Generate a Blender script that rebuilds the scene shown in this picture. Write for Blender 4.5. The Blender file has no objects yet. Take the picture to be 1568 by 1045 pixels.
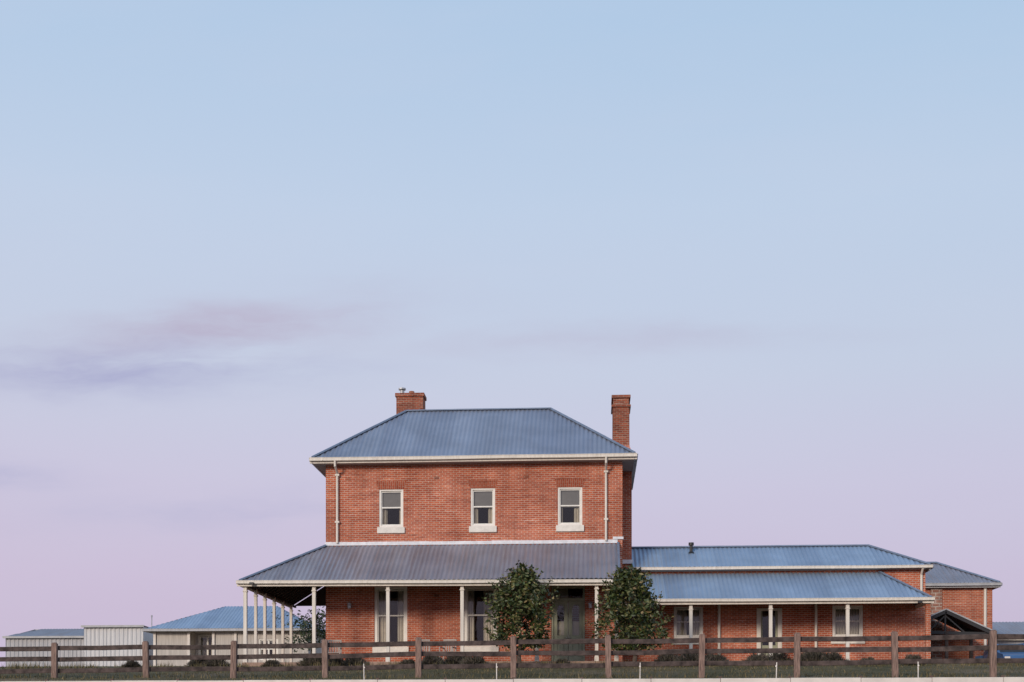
import bpy, bmesh, math, random
from mathutils import Vector, Matrix
random.seed(7)
S = bpy.context.scene
S.view_settings.view_transform = 'Standard'
S.view_settings.look = 'None'
S.view_settings.exposure = 0

def lin(r, g, b):
    f = lambda c: (c/255/12.92) if c/255 <= .04045 else ((c/255+.055)/1.055)**2.4
    return (f(r), f(g), f(b), 1)

# ------------------------------------------------------------------ materials
def new_mat(name):
    m = bpy.data.materials.new(name); m.use_nodes = True
    nt = m.node_tree
    return m, nt, nt.nodes['Principled BSDF']
def N(nt, t, **k):
    n = nt.nodes.new(t)
    for a, v in k.items(): setattr(n, a, v)
    return n
def mathn(nt, op, a, b=None, c=None):
    n = N(nt, 'ShaderNodeMath', operation=op)
    for i, v in enumerate((a, b, c)):
        if v is None: continue
        if isinstance(v, (int, float)): n.inputs[i].default_value = v
        else: nt.links.new(v, n.inputs[i])
    return n.outputs[0]
def mixc(nt, fac, a, b, mode='MIX'):
    n = N(nt, 'ShaderNodeMix', data_type='RGBA', blend_type=mode)
    for i, v in ((0, fac), (6, a), (7, b)):
        if isinstance(v, (int, float)): n.inputs[i].default_value = v
        elif isinstance(v, tuple): n.inputs[i].default_value = v
        else: nt.links.new(v, n.inputs[i])
    return n.outputs[2]
def noise(nt, vec, scale, detail=4, rough=.55):
    n = N(nt, 'ShaderNodeTexNoise'); n.inputs['Scale'].default_value = scale
    n.inputs['Detail'].default_value = detail; n.inputs['Roughness'].default_value = rough
    if vec is not None: nt.links.new(vec, n.inputs['Vector'])
    return n.outputs['Fac']
def ramp(nt, fac, stops):
    n = N(nt, 'ShaderNodeValToRGB'); nt.links.new(fac, n.inputs[0])
    e = n.color_ramp.elements
    while len(e) < len(stops): e.new(.5)
    for el, (p, c) in zip(e, stops):
        el.position = p; el.color = c if isinstance(c, tuple) else (c, c, c, 1)
    return n.outputs[0]
def geo_pos(nt): return N(nt, 'ShaderNodeNewGeometry').outputs['Position']
def scalev(nt, vec, s):
    n = N(nt, 'ShaderNodeVectorMath', operation='MULTIPLY'); nt.links.new(vec, n.inputs[0])
    n.inputs[1].default_value = s; return n.outputs[0]

def simple(name, col, rough=.6, var=.12, scale=3., metal=0., spec=.4, bump=0., streak=False):
    m, nt, b = new_mat(name)
    p = geo_pos(nt)
    if streak: p2 = scalev(nt, p, (6, 6, .5))
    else: p2 = p
    f = noise(nt, p2, scale, 4, .6)
    dark = tuple(c*(1-var*1.6) for c in col[:3])+(1,)
    lite = tuple(min(1, c*(1+var)) for c in col[:3])+(1,)
    c = ramp(nt, f, [(.3, dark), (.7, lite)])
    nt.links.new(c, b.inputs['Base Color'])
    b.inputs['Roughness'].default_value = rough; b.inputs['Metallic'].default_value = metal
    b.inputs['Specular IOR Level'].default_value = spec
    if bump:
        bn = N(nt, 'ShaderNodeBump'); bn.inputs['Distance'].default_value = bump
        nt.links.new(noise(nt, p, scale*8, 3), bn.inputs['Height']); nt.links.new(bn.outputs[0], b.inputs['Normal'])
    return m

def brick_mat(name, c1, c2, mortar, soldier=False, row=.086, bw=.24, ms=.013):
    m, nt, b = new_mat(name)
    p = geo_pos(nt)
    s = N(nt, 'ShaderNodeSeparateXYZ'); nt.links.new(p, s.inputs[0])
    u = mathn(nt, 'ADD', s.outputs[0], s.outputs[1])
    cv = N(nt, 'ShaderNodeCombineXYZ')
    if soldier:
        nt.links.new(s.outputs[2], cv.inputs[0]); nt.links.new(u, cv.inputs[1])
    else:
        nt.links.new(u, cv.inputs[0]); nt.links.new(s.outputs[2], cv.inputs[1])
    br = N(nt, 'ShaderNodeTexBrick')
    nt.links.new(cv.outputs[0], br.inputs['Vector'])
    br.inputs['Color1'].default_value = c1; br.inputs['Color2'].default_value = c2
    br.inputs['Mortar'].default_value = mortar
    br.inputs['Scale'].default_value = 1; br.inputs['Brick Width'].default_value = bw
    br.inputs['Row Height'].default_value = row; br.inputs['Mortar Size'].default_value = ms
    br.inputs['Mortar Smooth'].default_value = .3; br.inputs['Bias'].default_value = -.1
    # uneven courses: long horizontal runs of dark brick and pale re-pointing
    sv = scalev(nt, p, (.9, .9, 11))
    f1 = ramp(nt, noise(nt, sv, 1.0, 5, .78), [(.28, (.42, .36, .34, 1)), (.44, (.9, .88, .88, 1)), (.60, (1.05, 1.08, 1.08, 1)), (.74, (1.35, 2.1, 2.5, 1))])
    c = mixc(nt, 1., br.outputs[0], f1, 'MULTIPLY')
    f2 = ramp(nt, noise(nt, p, .5, 4, .6), [(.3, (.70, .64, .62, 1)), (.7, (1.12, 1.12, 1.12, 1))])
    c = mixc(nt, 1., c, f2, 'MULTIPLY')
    # rain staining running down the wall
    f3 = ramp(nt, noise(nt, scalev(nt, p, (3, 3, .35)), 1., 4, .6), [(.32, (.80, .78, .78, 1)), (.55, (1, 1, 1, 1)), (.8, (1.08, 1.12, 1.15, 1))])
    c = mixc(nt, 1., c, f3, 'MULTIPLY')
    nt.links.new(c, b.inputs['Base Color']); b.inputs['Roughness'].default_value = .9
    b.inputs['Specular IOR Level'].default_value = .2
    bn = N(nt, 'ShaderNodeBump'); bn.inputs['Distance'].default_value = .008; bn.invert = True
    nt.links.new(br.outputs['Fac'], bn.inputs['Height']); nt.links.new(bn.outputs[0], b.inputs['Normal'])
    return m

def roof_mat(name, col, rust=(.23, .17, .14, 1), rustamt=.25, axis=0):
    m, nt, b = new_mat(name)
    p = geo_pos(nt)
    s = N(nt, 'ShaderNodeSeparateXYZ'); nt.links.new(p, s.inputs[0])
    sheet = mathn(nt, 'FLOOR', mathn(nt, 'DIVIDE', s.outputs[axis], .76))
    wn = N(nt, 'ShaderNodeTexWhiteNoise', noise_dimensions='1D'); nt.links.new(sheet, wn.inputs['W'])
    tint = ramp(nt, wn.outputs['Value'], [(0, (.86, .87, .89, 1)), (1, (1.08, 1.08, 1.06, 1))])
    c = mixc(nt, 1., col, tint, 'MULTIPLY')
    st = noise(nt, scalev(nt, p, (9, .5, .5) if axis == 0 else (.5, 9, .5)), 1., 5, .65)
    rf = mathn(nt, 'MULTIPLY', ramp(nt, st, [(.42, 0.), (.75, 1.)]), rustamt)
    c = mixc(nt, rf, c, rust)
    big = ramp(nt, noise(nt, p, .8, 3), [(.3, (.86, .86, .86, 1)), (.7, (1.1, 1.1, 1.1, 1))])
    c = mixc(nt, 1., c, big, 'MULTIPLY')
    nt.links.new(c, b.inputs['Base Color'])
    b.inputs['Metallic'].default_value = .3; b.inputs['Roughness'].default_value = .5
    return m

def leaf_mat(name, stops, rough=.45):
    m, nt, b = new_mat(name)
    g = N(nt, 'ShaderNodeNewGeometry')
    r = g.outputs['Random Per Island']
    c = ramp(nt, r, stops)
    big = ramp(nt, noise(nt, g.outputs['Position'], 2.2, 2), [(.32, (.5, .52, .5, 1)), (.68, (1.4, 1.35, 1.2, 1))])
    c = mixc(nt, 1., c, big, 'MULTIPLY')
    nt.links.new(c, b.inputs['Base Color']); b.inputs['Roughness'].default_value = rough
    b.inputs['Specular IOR Level'].default_value = .4
    return m

M = {}
M['brick'] = brick_mat('red_brick', (.62, .170, .082, 1), (.46, .112, .060, 1), (.68, .46, .36, 1))
M['brick2'] = brick_mat('red_brick_outbuilding', (.60, .175, .085, 1), (.48, .125, .065, 1), (.62, .42, .32, 1))
M['soldier'] = brick_mat('soldier_brick', (.48, .12, .06, 1), (.38, .085, .045, 1), (.5, .28, .2, 1), True)
M['chim'] = brick_mat('chimney_brick', (.44, .12, .065, 1), (.22, .065, .045, 1), (.45, .3, .22, 1))
M['roof'] = roof_mat('corrugated_iron', (.255, .30, .385, 1), rustamt=.14)
M['roofv'] = roof_mat('weathered_corrugated_iron', (.285, .29, .335, 1), (.25, .185, .16, 1), .65)
M['roofw'] = roof_mat('new_corrugated_iron', (.28, .37, .49, 1), rustamt=.05)
M['roofy'] = roof_mat('corrugated_iron_side', (.255, .30, .385, 1), axis=1)
M['cap'] = simple('roof_capping', (.20, .25, .33, 1), .5, metal=.3)
M['cream'] = simple('cream_paint', (.74, .68, .59, 1), .55, .1, 2, streak=True)
M['whitepaint'] = simple('white_window_paint', (.82, .79, .72, 1), .55, .06, 2)
M['greypaint'] = simple('grey_gutter_paint', (.42, .42, .42, 1), .5, .1)
M['whitestone'] = simple('painted_sill', (.80, .76, .68, 1), .7, .1, 5)
M['flash'] = simple('lead_flashing', (.74, .75, .78, 1), .5, .12, 4)
M['soffit'] = simple('soffit_boards', (.34, .30, .27, 1), .7)
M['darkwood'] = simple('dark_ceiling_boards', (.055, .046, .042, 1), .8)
M['curtain'] = simple('curtain_cloth', (.72, .64, .54, 1), .9, .08, 6)
M['blind'] = simple('roller_blind', (.30, .29, .30, 1), .9, .06, 3)
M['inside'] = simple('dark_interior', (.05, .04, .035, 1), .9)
M['door'] = simple('sage_door_paint', (.33, .34, .235, 1), .5, .1)
M['slab'] = simple('verandah_paving', (.36, .24, .18, 1), .85, .2, 4)
M['metal'] = simple('dull_metal', (.45, .45, .45, 1), .4, metal=.5)
M['black'] = simple('black_iron', (.03, .03, .032, 1), .5)
M['post'] = simple('weathered_fence_post', (.27, .18, .145, 1), .9, .4, 6, bump=.01, streak=True)
M['rail'] = simple('weathered_fence_rail', (.085, .062, .055, 1), .9, .45, 4, bump=.008)
M['white'] = simple('white_paint', (.76, .70, .63, 1), .55, .1, 2)
M['stain'] = simple('brown_post_top', (.12, .08, .06, 1), .9)
M['wallcream'] = simple('cream_weatherboard', (.52, .48, .43, 1), .7, .12, 2, streak=True)
M['shedwhite'] = simple('pale_steel_cladding', (.60, .60, .60, 1), .5, .1, 2, streak=True)
M['shedgrey'] = simple('grey_steel_cladding', (.44, .44, .45, 1), .55, .12, 2, streak=True)
M['darkroof'] = simple('dark_steel_roof', (.035, .034, .036, 1), .6)
M['bark'] = simple('bark', (.12, .09, .07, 1), .95, .3, 10, bump=.02)
M['leaf'] = leaf_mat('glossy_leaves', [(0, (.016, .030, .010, 1)), (.4, (.045, .068, .020, 1)), (.72, (.10, .12, .04, 1)), (.88, (.17, .17, .07, 1)), (1, (.30, .21, .11, 1))])
M['leafdark'] = leaf_mat('pine_leaves', [(0, (.02, .035, .02, 1)), (1, (.06, .08, .035, 1))])
M['lav'] = leaf_mat('lavender_leaves', [(0, (.04, .035, .03, 1)), (.6, (.08, .075, .055, 1)), (1, (.14, .11, .11, 1))], .8)
M['grass'] = leaf_mat('grass_blades', [(0, (.06, .06, .025, 1)), (.5, (.12, .105, .05, 1)), (1, (.28, .21, .11, 1))], .8)
M['carblue'] = simple('blue_car_paint', (.05, .12, .26, 1), .3, .03)
M['rubber'] = simple('rubber', (.02, .02, .02, 1), .9)
M['chair'] = simple('wicker', (.42, .36, .32, 1), .8)
M['terracotta'] = simple('terracotta', (.34, .13, .07, 1), .85)

def glass_mat():
    m, nt, b = new_mat('window_glass')
    nt.nodes.remove(b)
    out = [n for n in nt.nodes if n.type == 'OUTPUT_MATERIAL'][0]
    t = N(nt, 'ShaderNodeBsdfTransparent'); t.inputs[0].default_value = (.80, .82, .80, 1)
    g = N(nt, 'ShaderNodeBsdfGlossy'); g.inputs['Roughness'].default_value = .04
    bn = N(nt, 'ShaderNodeBump'); bn.inputs['Distance'].default_value = .01; bn.inputs['Strength'].default_value = .4
    nt.links.new(noise(nt, geo_pos(nt), 2.5, 2), bn.inputs['Height']); nt.links.new(bn.outputs[0], g.inputs['Normal'])
    fr = N(nt, 'ShaderNodeFresnel'); fr.inputs[0].default_value = 1.7
    mx = N(nt, 'ShaderNodeMixShader'); nt.links.new(fr.outputs[0], mx.inputs[0])
    nt.links.new(t.outputs[0], mx.inputs[1]); nt.links.new(g.outputs[0], mx.inputs[2])
    nt.links.new(mx.outputs[0], out.inputs[0])
    return m
M['glass'] = glass_mat()

# ------------------------------------------------------------------ geometry helpers
def empty(name, loc):
    e = bpy.data.objects.new(name, None); e.location = loc; e.empty_display_size = .5
    S.collection.objects.link(e); return e

class B:
    """collects geometry (world metres) into one mesh object"""
    def __init__(s, name, mat, parent=None):
        s.name, s.mat, s.parent = name, mat, parent; s.v = []; s.f = []
    def add(s, vs, fs):
        o = len(s.v); s.v += [tuple(v) for v in vs]; s.f += [tuple(i+o for i in f) for f in fs]
    def quad(s, *p): s.add(p, [tuple(range(len(p)))])
    def box(s, x0, x1, y0, y1, z0, z1):
        s.add([(x0,y0,z0),(x1,y0,z0),(x1,y1,z0),(x0,y1,z0),(x0,y0,z1),(x1,y0,z1),(x1,y1,z1),(x0,y1,z1)],
              [(0,3,2,1),(4,5,6,7),(0,1,5,4),(1,2,6,5),(2,3,7,6),(3,0,4,7)])
    def beam(s, p0, p1, w, h, up=(0,0,1)):
        p0, p1 = Vector(p0), Vector(p1); d = (p1-p0).normalized(); up = Vector(up)
        if abs(d.dot(up)) > .99: up = Vector((0,1,0))
        sd = d.cross(up).normalized(); u = sd.cross(d).normalized()
        vs = []
        for p in (p0, p1):
            for a, b in ((-1,-1),(1,-1),(1,1),(-1,1)):
                vs.append(p + sd*(a*w/2) + u*(b*h/2))
        s.add(vs, [(0,3,2,1),(4,5,6,7),(0,1,5,4),(1,2,6,5),(2,3,7,6),(3,0,4,7)])
    def cyl(s, p0, p1, r0, r1=None, n=10, cap=True):
        r1 = r0 if r1 is None else r1
        p0, p1 = Vector(p0), Vector(p1); d = (p1-p0).normalized()
        up = Vector((0,0,1)) if abs(d.z) < .95 else Vector((1,0,0))
        a = d.cross(up).normalized(); b = a.cross(d)
        vs = []
        for p, r in ((p0,r0),(p1,r1)):
            for i in range(n):
                t = 2*math.pi*i/n; vs.append(p + a*(r*math.cos(t)) + b*(r*math.sin(t)))
        fs = [(i, (i+1)%n, n+(i+1)%n, n+i) for i in range(n)]
        if cap: fs += [tuple(range(n-1,-1,-1)), tuple(range(n,2*n))]
        s.add(vs, fs)
    def done(s, bevel=0, smooth=False):
        me = bpy.data.meshes.new(s.name); me.from_pydata(s.v, [], s.f); me.update()
        o = bpy.data.objects.new(s.name, me); S.collection.objects.link(o)
        me.materials.append(s.mat)
        if smooth:
            for p in me.polygons: p.use_smooth = True
        if bevel:
            md = o.modifiers.new('bevel', 'BEVEL'); md.width = bevel; md.segments = 1; md.limit_method = 'ANGLE'
        if s.parent:
            o.parent = s.parent
            o.matrix_parent_inverse = Matrix.Translation(s.parent.location).inverted()
        return o

def slope(b, A, Bp, C, D, period=.19, amp=.018):
    """corrugated roof plane: eave A->B, top C (above A) -> D (above B)"""
    A, Bp, C, D = map(Vector, (A, Bp, C, D))
    L = (Bp-A).length; e = (Bp-A)/L
    w = C-A; hv = w - e*w.dot(e); H = hv.length; up = hv/H; n = e.cross(up)
    sc = (C-A).dot(e); sd = (D-A).dot(e)
    k = int(L/period*5); vs = []; fs = []
    for i in range(k+1):
        t = L*i/k
        h = H
        if t < sc: h = H*t/sc
        if t > sd: h = min(h, H*(L-t)/(L-sd))
        off = n*(amp*math.cos(2*math.pi*t/period))
        vs += [A+e*t+off, A+e*t+up*max(h, .001)+off]
    fs = [(2*i, 2*i+2, 2*i+3, 2*i+1) for i in range(k)]
    b.add(vs, fs)

def wall(b, x0, x1, z0, z1, y, ops, rev=.22):
    """front wall facing -Y with openings (x0,x1,z0,z1) and their reveals"""
    xs = sorted({x0, x1, *[v for o in ops for v in o[:2]]}); zs = sorted({z0, z1, *[v for o in ops for v in o[2:]]})
    for i in range(len(xs)-1):
        for j in range(len(zs)-1):
            cx, cz = (xs[i]+xs[i+1])/2, (zs[j]+zs[j+1])/2
            if any(o[0] < cx < o[1] and o[2] < cz < o[3] for o in ops): continue
            b.quad((xs[i],y,zs[j]), (xs[i+1],y,zs[j]), (xs[i+1],y,zs[j+1]), (xs[i],y,zs[j+1]))
    for a, c, d, e in ops:
        b.quad((a,y,d),(a,y,e),(a,y+rev,e),(a,y+rev,d)); b.quad((c,y,d),(c,y+rev,d),(c,y+rev,e),(c,y,e))
        b.quad((a,y,e),(c,y,e),(c,y+rev,e),(a,y+rev,e)); b.quad((a,y,d),(a,y+rev,d),(c,y+rev,d),(c,y,d))

def sash_window(par, x0, x1, z0, z1, y, n, blind=.45, sill=True, mull=False, t=.085, cw=(.36,.36)):
    fr = B(f'window_frame_{n}', M['whitepaint'], par)
    yf = y+.03
    fr.box(x0, x0+t, yf, yf+.14, z0, z1); fr.box(x1-t, x1, yf, yf+.14, z0, z1)
    fr.box(x0+t, x1-t, yf+.002, yf+.14, z1-t*.8, z1); fr.box(x0+t, x1-t, yf+.002, yf+.14, z0, z0+t*.8)
    zm = (z0+z1)/2 + (z1-z0)*.02
    fr.box(x0+t, x1-t, yf+.04, yf+.11, zm-.03, zm+.03)
    s = .04
    for a in (x0+t, x1-t-s): fr.box(a, a+s, yf+.045, yf+.1, z0+t*.8, z1-t)
    fr.box(x0+t+s, x1-t-s, yf+.05, yf+.1, z1-t-s, z1-t); fr.box(x0+t+s, x1-t-s, yf+.05, yf+.1, z0+t*.8, z0+t*.8+.06)
    if mull:
        xm = (x0+x1)/2; fr.box(xm-.05, xm+.05, yf+.02, yf+.12, z0+t*.8, z1-t)
    fr.done(.006)
    g = B(f'window_glass_{n}', M['glass'], par)
    g.quad((x0+t, yf+.075, z0+.05), (x1-t, yf+.075, z0+.05), (x1-t, yf+.075, z1-t), (x0+t, yf+.075, z1-t)); g.done()
    if blind:
        bl = B(f'window_blind_{n}', M['blind'], par)
        zb = z1-(z1-z0)*blind
        bl.quad((x0+t, yf+.125, zb), (x1-t, yf+.125, zb), (x1-t, yf+.125, z1), (x0+t, yf+.125, z1)); bl.done()
    cu = B(f'window_curtain_{n}', M['curtain'], par)
    w = (x1-x0)
    for a, c in ((x0, x0+w*cw[0]), (x1-w*cw[1], x1)):
        k = 24
        for i in range(k):
            u0, u1 = a+(c-a)*i/k, a+(c-a)*(i+1)/k
            f = lambda q: yf+.20+.03*math.sin(q*55)
            cu.quad((u0,f(u0),z0),(u1,f(u1),z0),(u1,f(u1),z1),(u0,f(u0),z1))
    cu.done(smooth=True)
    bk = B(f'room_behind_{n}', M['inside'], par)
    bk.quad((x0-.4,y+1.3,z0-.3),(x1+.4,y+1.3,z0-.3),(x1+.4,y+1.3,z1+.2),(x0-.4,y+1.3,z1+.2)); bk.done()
    if sill:
        sl = B(f'window_sill_{n}', M['whitestone'], par)
        sl.box(x0-.07, x1+.07, y-.09, y+.06, z0-.27, z0-.01); sl.done(.012)

# ------------------------------------------------------------------ ground (a slope rising to the house terrace)
PTS = [(-200,-3.2),(8,-3.03),(30,-.75),(36,-.16),(41,.44),(44,.73),(50,1.38),(52.5,1.57),(90,1.6),(160,1.6),(3000,1.0)]
def gz(y):
    for (a, za), (b, zb) in zip(PTS, PTS[1:]):
        if a <= y <= b:
            return za+(zb-za)*(y-a)/(b-a)
    return 1.0
gm, nt, b = new_mat('paddock_ground')
p = geo_pos(nt)
c = ramp(nt, noise(nt, p, .35, 6, .65), [(.3, (.075, .072, .038, 1)), (.5, (.125, .105, .06, 1)), (.7, (.20, .15, .10, 1))])
c2 = ramp(nt, noise(nt, p, 6, 5, .7), [(.3, (.65, .65, .65, 1)), (.7, (1.25, 1.25, 1.2, 1))])
nt.links.new(mixc(nt, 1., c, c2, 'MULTIPLY'), b.inputs['Base Color']); b.inputs['Roughness'].default_value = 1
b.inputs['Specular IOR Level'].default_value = .1
ys = [-200,-60,0,8,15,22,30,36,38.5,41,44,47,50,52.5,56,65,75,90,120,160,300,700,1500,3000]
xs = [-2500,-900,-300,-120,-60,-40,-30]+[x for x in range(-26,28,2)]+[30,40,60,120,300,900,2500]
g = B('ground', gm)
for y in ys:
    for x in xs:
        j = .02*math.sin(x*1.3+y)*(1 if 37 < y < 50 else 0)
        g.v.append((x, y, gz(y)+j))
w = len(xs)
for j in range(len(ys)-1):
    for i in range(w-1): g.f.append((j*w+i, j*w+i+1, (j+1)*w+i+1, (j+1)*w+i))
g.done(smooth=True)

# grass: one mesh of blades
gr = B('grass', M['grass'])
for i in range(34000):
    y = random.uniform(38, 51.0); x = random.uniform(-25, 20)
    if math.sin(x*.9+math.sin(y*1.7)*2)*math.sin(y*1.1+x*.3) < -.1 and random.random() < .8: continue
    near = abs(y-42-(-x*.05)) < .5
    h = random.uniform(.05, .13)*(1.8 if near else 1); a = random.uniform(0, 6.28)
    z = gz(y)-.02; dx, dy = math.cos(a)*.012, math.sin(a)*.012
    lx, ly = random.gauss(0, .04), random.gauss(0, .04)
    gr.add([(x-dx,y-dy,z),(x+dx,y+dy,z),(x+lx,y+ly,z+h)], [(0,1,2)])
# taller seed-head tufts on the brow in front of the verandah
for i in range(170):
    cx0, cy0 = random.uniform(-24, 19), random.uniform(48.6, 50.8); R0 = random.uniform(.08,.3)
    for k in range(26):
        x, y = random.gauss(cx0, R0), random.gauss(cy0, .1); h = random.uniform(.1,.34); a = random.uniform(0,6.28)
        z = gz(y)-.02; dx, dy = math.cos(a)*.012, math.sin(a)*.012
        gr.add([(x-dx,y-dy,z),(x+dx,y+dy,z),(x+random.gauss(0,.06),y+random.gauss(0,.06),z+h)], [(0,1,2)])
gr.done()

# ------------------------------------------------------------------ main house
H = empty('brick_house', (-5, 54, 1.6))
ZB = 1.5
FLR = 1.63
X0, X1, YF, YB, ZT = -11.36, 1.25, 54.0, 60.1, 10.2
win_up = [(-9.07,-8.03), (-5.155,-4.115), (-1.47,-.43)]
ZU0, ZU1 = 7.53, 9.14
ops = [(a, c, ZU0, ZU1) for a, c in win_up]
lowwin = [(-9.27,-7.86), (-5.44,-4.03)]
ops += [(a, c, 2.45, 4.99) for a, c in lowwin]
DX0, DX1 = -1.74, -.32
ops += [(DX0, DX1, 1.66, 4.97)]
wl = B('walls', M['brick'], H)
wall(wl, X0, X1, ZB-.3, ZT, YF, ops)
wl.quad((X1,YF,ZB-.3),(X1,YB,ZB-.3),(X1,YB,ZT),(X1,YF,ZT)); wl.quad((X0,YB,ZB-.3),(X0,YF,ZB-.3),(X0,YF,ZT),(X0,YB,ZT))
wl.quad((X1,YB,ZB-.3),(X0,YB,ZB-.3),(X0,YB,ZT),(X1,YB,ZT))
wl.done()
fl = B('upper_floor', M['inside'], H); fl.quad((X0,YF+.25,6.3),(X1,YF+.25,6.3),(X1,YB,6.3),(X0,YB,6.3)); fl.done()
for i, (a, c) in enumerate(win_up):
    sash_window(H, a, c, ZU0, ZU1, YF, f'upper_{i+1}', (.50,.47,.52)[i], cw=((.3,.2),(.28,.3),(.2,.34))[i])
for i, (a, c) in enumerate(lowwin):
    sash_window(H, a, c, 2.45, 4.99, YF, f'lower_{i+1}', 0, t=.13, cw=((.40,.32),(.30,.42))[i])
sd = B('window_head_bricks', M['soldier'], H)
for a, c in win_up:   # slightly splayed flat arches
    y0, z0, z1 = YF-.006, ZU1+.004, ZU1+.36
    sd.add([(a-.02,y0,z0),(c+.02,y0,z0),(c+.14,y0,z1),(a-.14,y0,z1),(a-.02,YF+.01,z0),(c+.02,YF+.01,z0),(c+.14,YF+.01,z1),(a-.14,YF+.01,z1)],
           [(0,1,2,3),(0,4,5,1),(1,5,6,2),(2,6,7,3),(3,7,4,0)])
sd.done()
# door
dr = B('front_door', M['door'], H)
yd = YF+.10; xm = (DX0+DX1)/2
for a, c in ((DX0+.09, xm-.012), (xm+.012, DX1-.09)):
    dr.box(a, a+.16, yd, yd+.05, 1.66, 4.35); dr.box(c-.16, c, yd, yd+.05, 1.66, 4.35)
    dr.box(a+.16, c-.16, yd, yd+.05, 1.66, 2.0); dr.box(a+.16, c-.16, yd, yd+.05, 2.65, 2.9); dr.box(a+.16, c-.16, yd, yd+.05, 4.18, 4.35)
    dr.box(a+.16, c-.16, yd+.03, yd+.045, 2.0, 2.65); dr.box(a+.2, c-.2, yd+.015, yd+.03, 2.08, 2.57)
    # arched head to the glazed panel
    cx, r = (a+c)/2, (c-a)/2-.16
    for k in range(8):
        t0, t1 = math.pi*k/8, math.pi*(k+1)/8
        p0 = (cx-r*math.cos(t0), 4.18-r+r*math.sin(t0)); p1 = (cx-r*math.cos(t1), 4.18-r+r*math.sin(t1))
        dr.quad((p0[0],yd+.002,p0[1]),(p1[0],yd+.002,p1[1]),(p1[0],yd+.002,4.18),(p0[0],yd+.002,4.18))
dr.box(DX0, DX0+.09, YF+.03, YF+.2, 1.66, 4.97); dr.box(DX1-.09, DX1, YF+.03, YF+.2, 1.66, 4.97)
dr.box(DX0+.09, DX1-.09, YF+.032, YF+.2, 4.88, 4.97); dr.box(DX0+.09, DX1-.09, YF+.032, YF+.2, 4.35, 4.47)
dr.done(.006)
dg = B('door_glass', M['glass'], H); dg.quad((DX0+.09,yd+.03,2.8),(DX1-.09,yd+.03,2.8),(DX1-.09,yd+.03,4.88),(DX0+.09,yd+.03,4.88)); dg.done()
dc = B('door_curtain', M['curtain'], H); dc.quad((DX0+.09,yd+.16,1.7),(DX1-.09,yd+.16,1.7),(DX1-.09,yd+.16,3.5),(DX0+.09,yd+.16,3.5)); dc.quad((DX0+.09,yd+.16,4.4),(xm,yd+.16,4.4),(xm,yd+.16,4.9),(DX0+.09,yd+.16,4.9)); dc.done()
kn = B('door_knobs', M['metal'], H)
for x in (xm-.08, xm+.08): kn.cyl((x, yd-.05, 2.78), (x, yd, 2.78), .03)
kn.done(smooth=True)

# upper roof
RX0, RX1, RY0, RY1, RZ = -11.84, 1.75, 53.5, 60.6, 10.41
RLx, RRx, RYm, RTop = -8.35, -1.87, 57.05, 13.22
rf = B('roof_front', M['roof'], H); slope(rf, (RX0,RY0,RZ), (RX1,RY0,RZ), (RLx,RYm,RTop), (RRx,RYm,RTop)); rf.done(smooth=True)
rb = B('roof_back', M['roof'], H); slope(rb, (RX1,RY1,RZ), (RX0,RY1,RZ), (RRx,RYm,RTop), (RLx,RYm,RTop)); rb.done(smooth=True)
rs = B('roof_sides', M['roofy'], H)
slope(rs, (RX0,RY1,RZ), (RX0,RY0,RZ), (RLx,RYm,RTop), (RLx,RYm,RTop)); slope(rs, (RX1,RY0,RZ), (RX1,RY1,RZ), (RRx,RYm,RTop), (RRx,RYm,RTop)); rs.done(smooth=True)
def capping(name, segs, par, r=.05, mat=None):
    c = B(name, mat or M['cap'], par)
    for a, d in segs:
        a, d = Vector(a), Vector(d); n = max(1, int((d-a).length/1.8))
        for i in range(n):
            p, q = a.lerp(d, i/n), a.lerp(d, (i+1)/n); c.cyl(p, q, r*1.06 if i % 2 else r, n=8)
            c.beam(p-Vector((0,0,.012)), q-Vector((0,0,.012)), r*4.5, .02)
    c.done()
capping('roof_capping', [((RLx,RYm,RTop+.03),(RRx,RYm,RTop+.03)), ((RX0,RY0,RZ+.03),(RLx,RYm,RTop+.03)), ((RX1,RY0,RZ+.03),(RRx,RYm,RTop+.03)),
        ((RX0,RY1,RZ+.03),(RLx,RYm,RTop+.03)), ((RX1,RY1,RZ+.03),(RRx,RYm,RTop+.03))], H)
def gutter(name, p0, p1, par, out, mat=None, h=.13, w=.12, fascia=True):
    """quad gutter with rolled lip; out = unit vector away from the building"""
    b_ = B(name, mat or M['cream'], par); p0, p1, o = Vector(p0), Vector(p1), Vector(out)
    # slightly sagging run in several lengths
    L = (p1-p0).length; n = max(1, int(L/2.4)); d = (p1-p0).normalized()
    sag = [0]+[random.uniform(-.012,.006) for _ in range(n-1)]+[0]
    for i in range(n):
        a = p0.lerp(p1, i/n)+Vector((0,0,sag[i])); c = p0.lerp(p1, (i+1)/n)+Vector((0,0,sag[i+1]))
        b_.beam(a+o*.07-Vector((0,0,h/2)), c+o*.07-Vector((0,0,h/2)), w, h)
        b_.cyl(a+o*(.07+w/2), c+o*(.07+w/2), .016, n=6)
    if fascia: b_.beam(p0-o*.02-Vector((0,0,.12)), p1-o*.02-Vector((0,0,.12)), .03, .2)
    n = int(L/1.2)
    for i in range(n+1):
        q = p0.lerp(p1, (i+.5)/(n+1))
        b_.beam(q-d*.02+o*(.07+w/2+.003)-Vector((0,0,h/2)), q+d*.02+o*(.07+w/2+.003)-Vector((0,0,h/2)), .012, h*.95)
    b_.done(.006)
zg = RZ-.02
gutter('upper_gutter_front', (RX0-.1,RY0,zg), (RX1+.1,RY0,zg), H, (0,-1,0))
gutter('upper_gutter_right', (RX1,RY0,zg), (RX1,RY1,zg), H, (1,0,0), M['greypaint'])
gutter('upper_gutter_left', (RX0,RY0,zg), (RX0,RY1,zg), H, (-1,0,0), M['greypaint'])
so = B('eave_soffit', M['soffit'], H)
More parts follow.
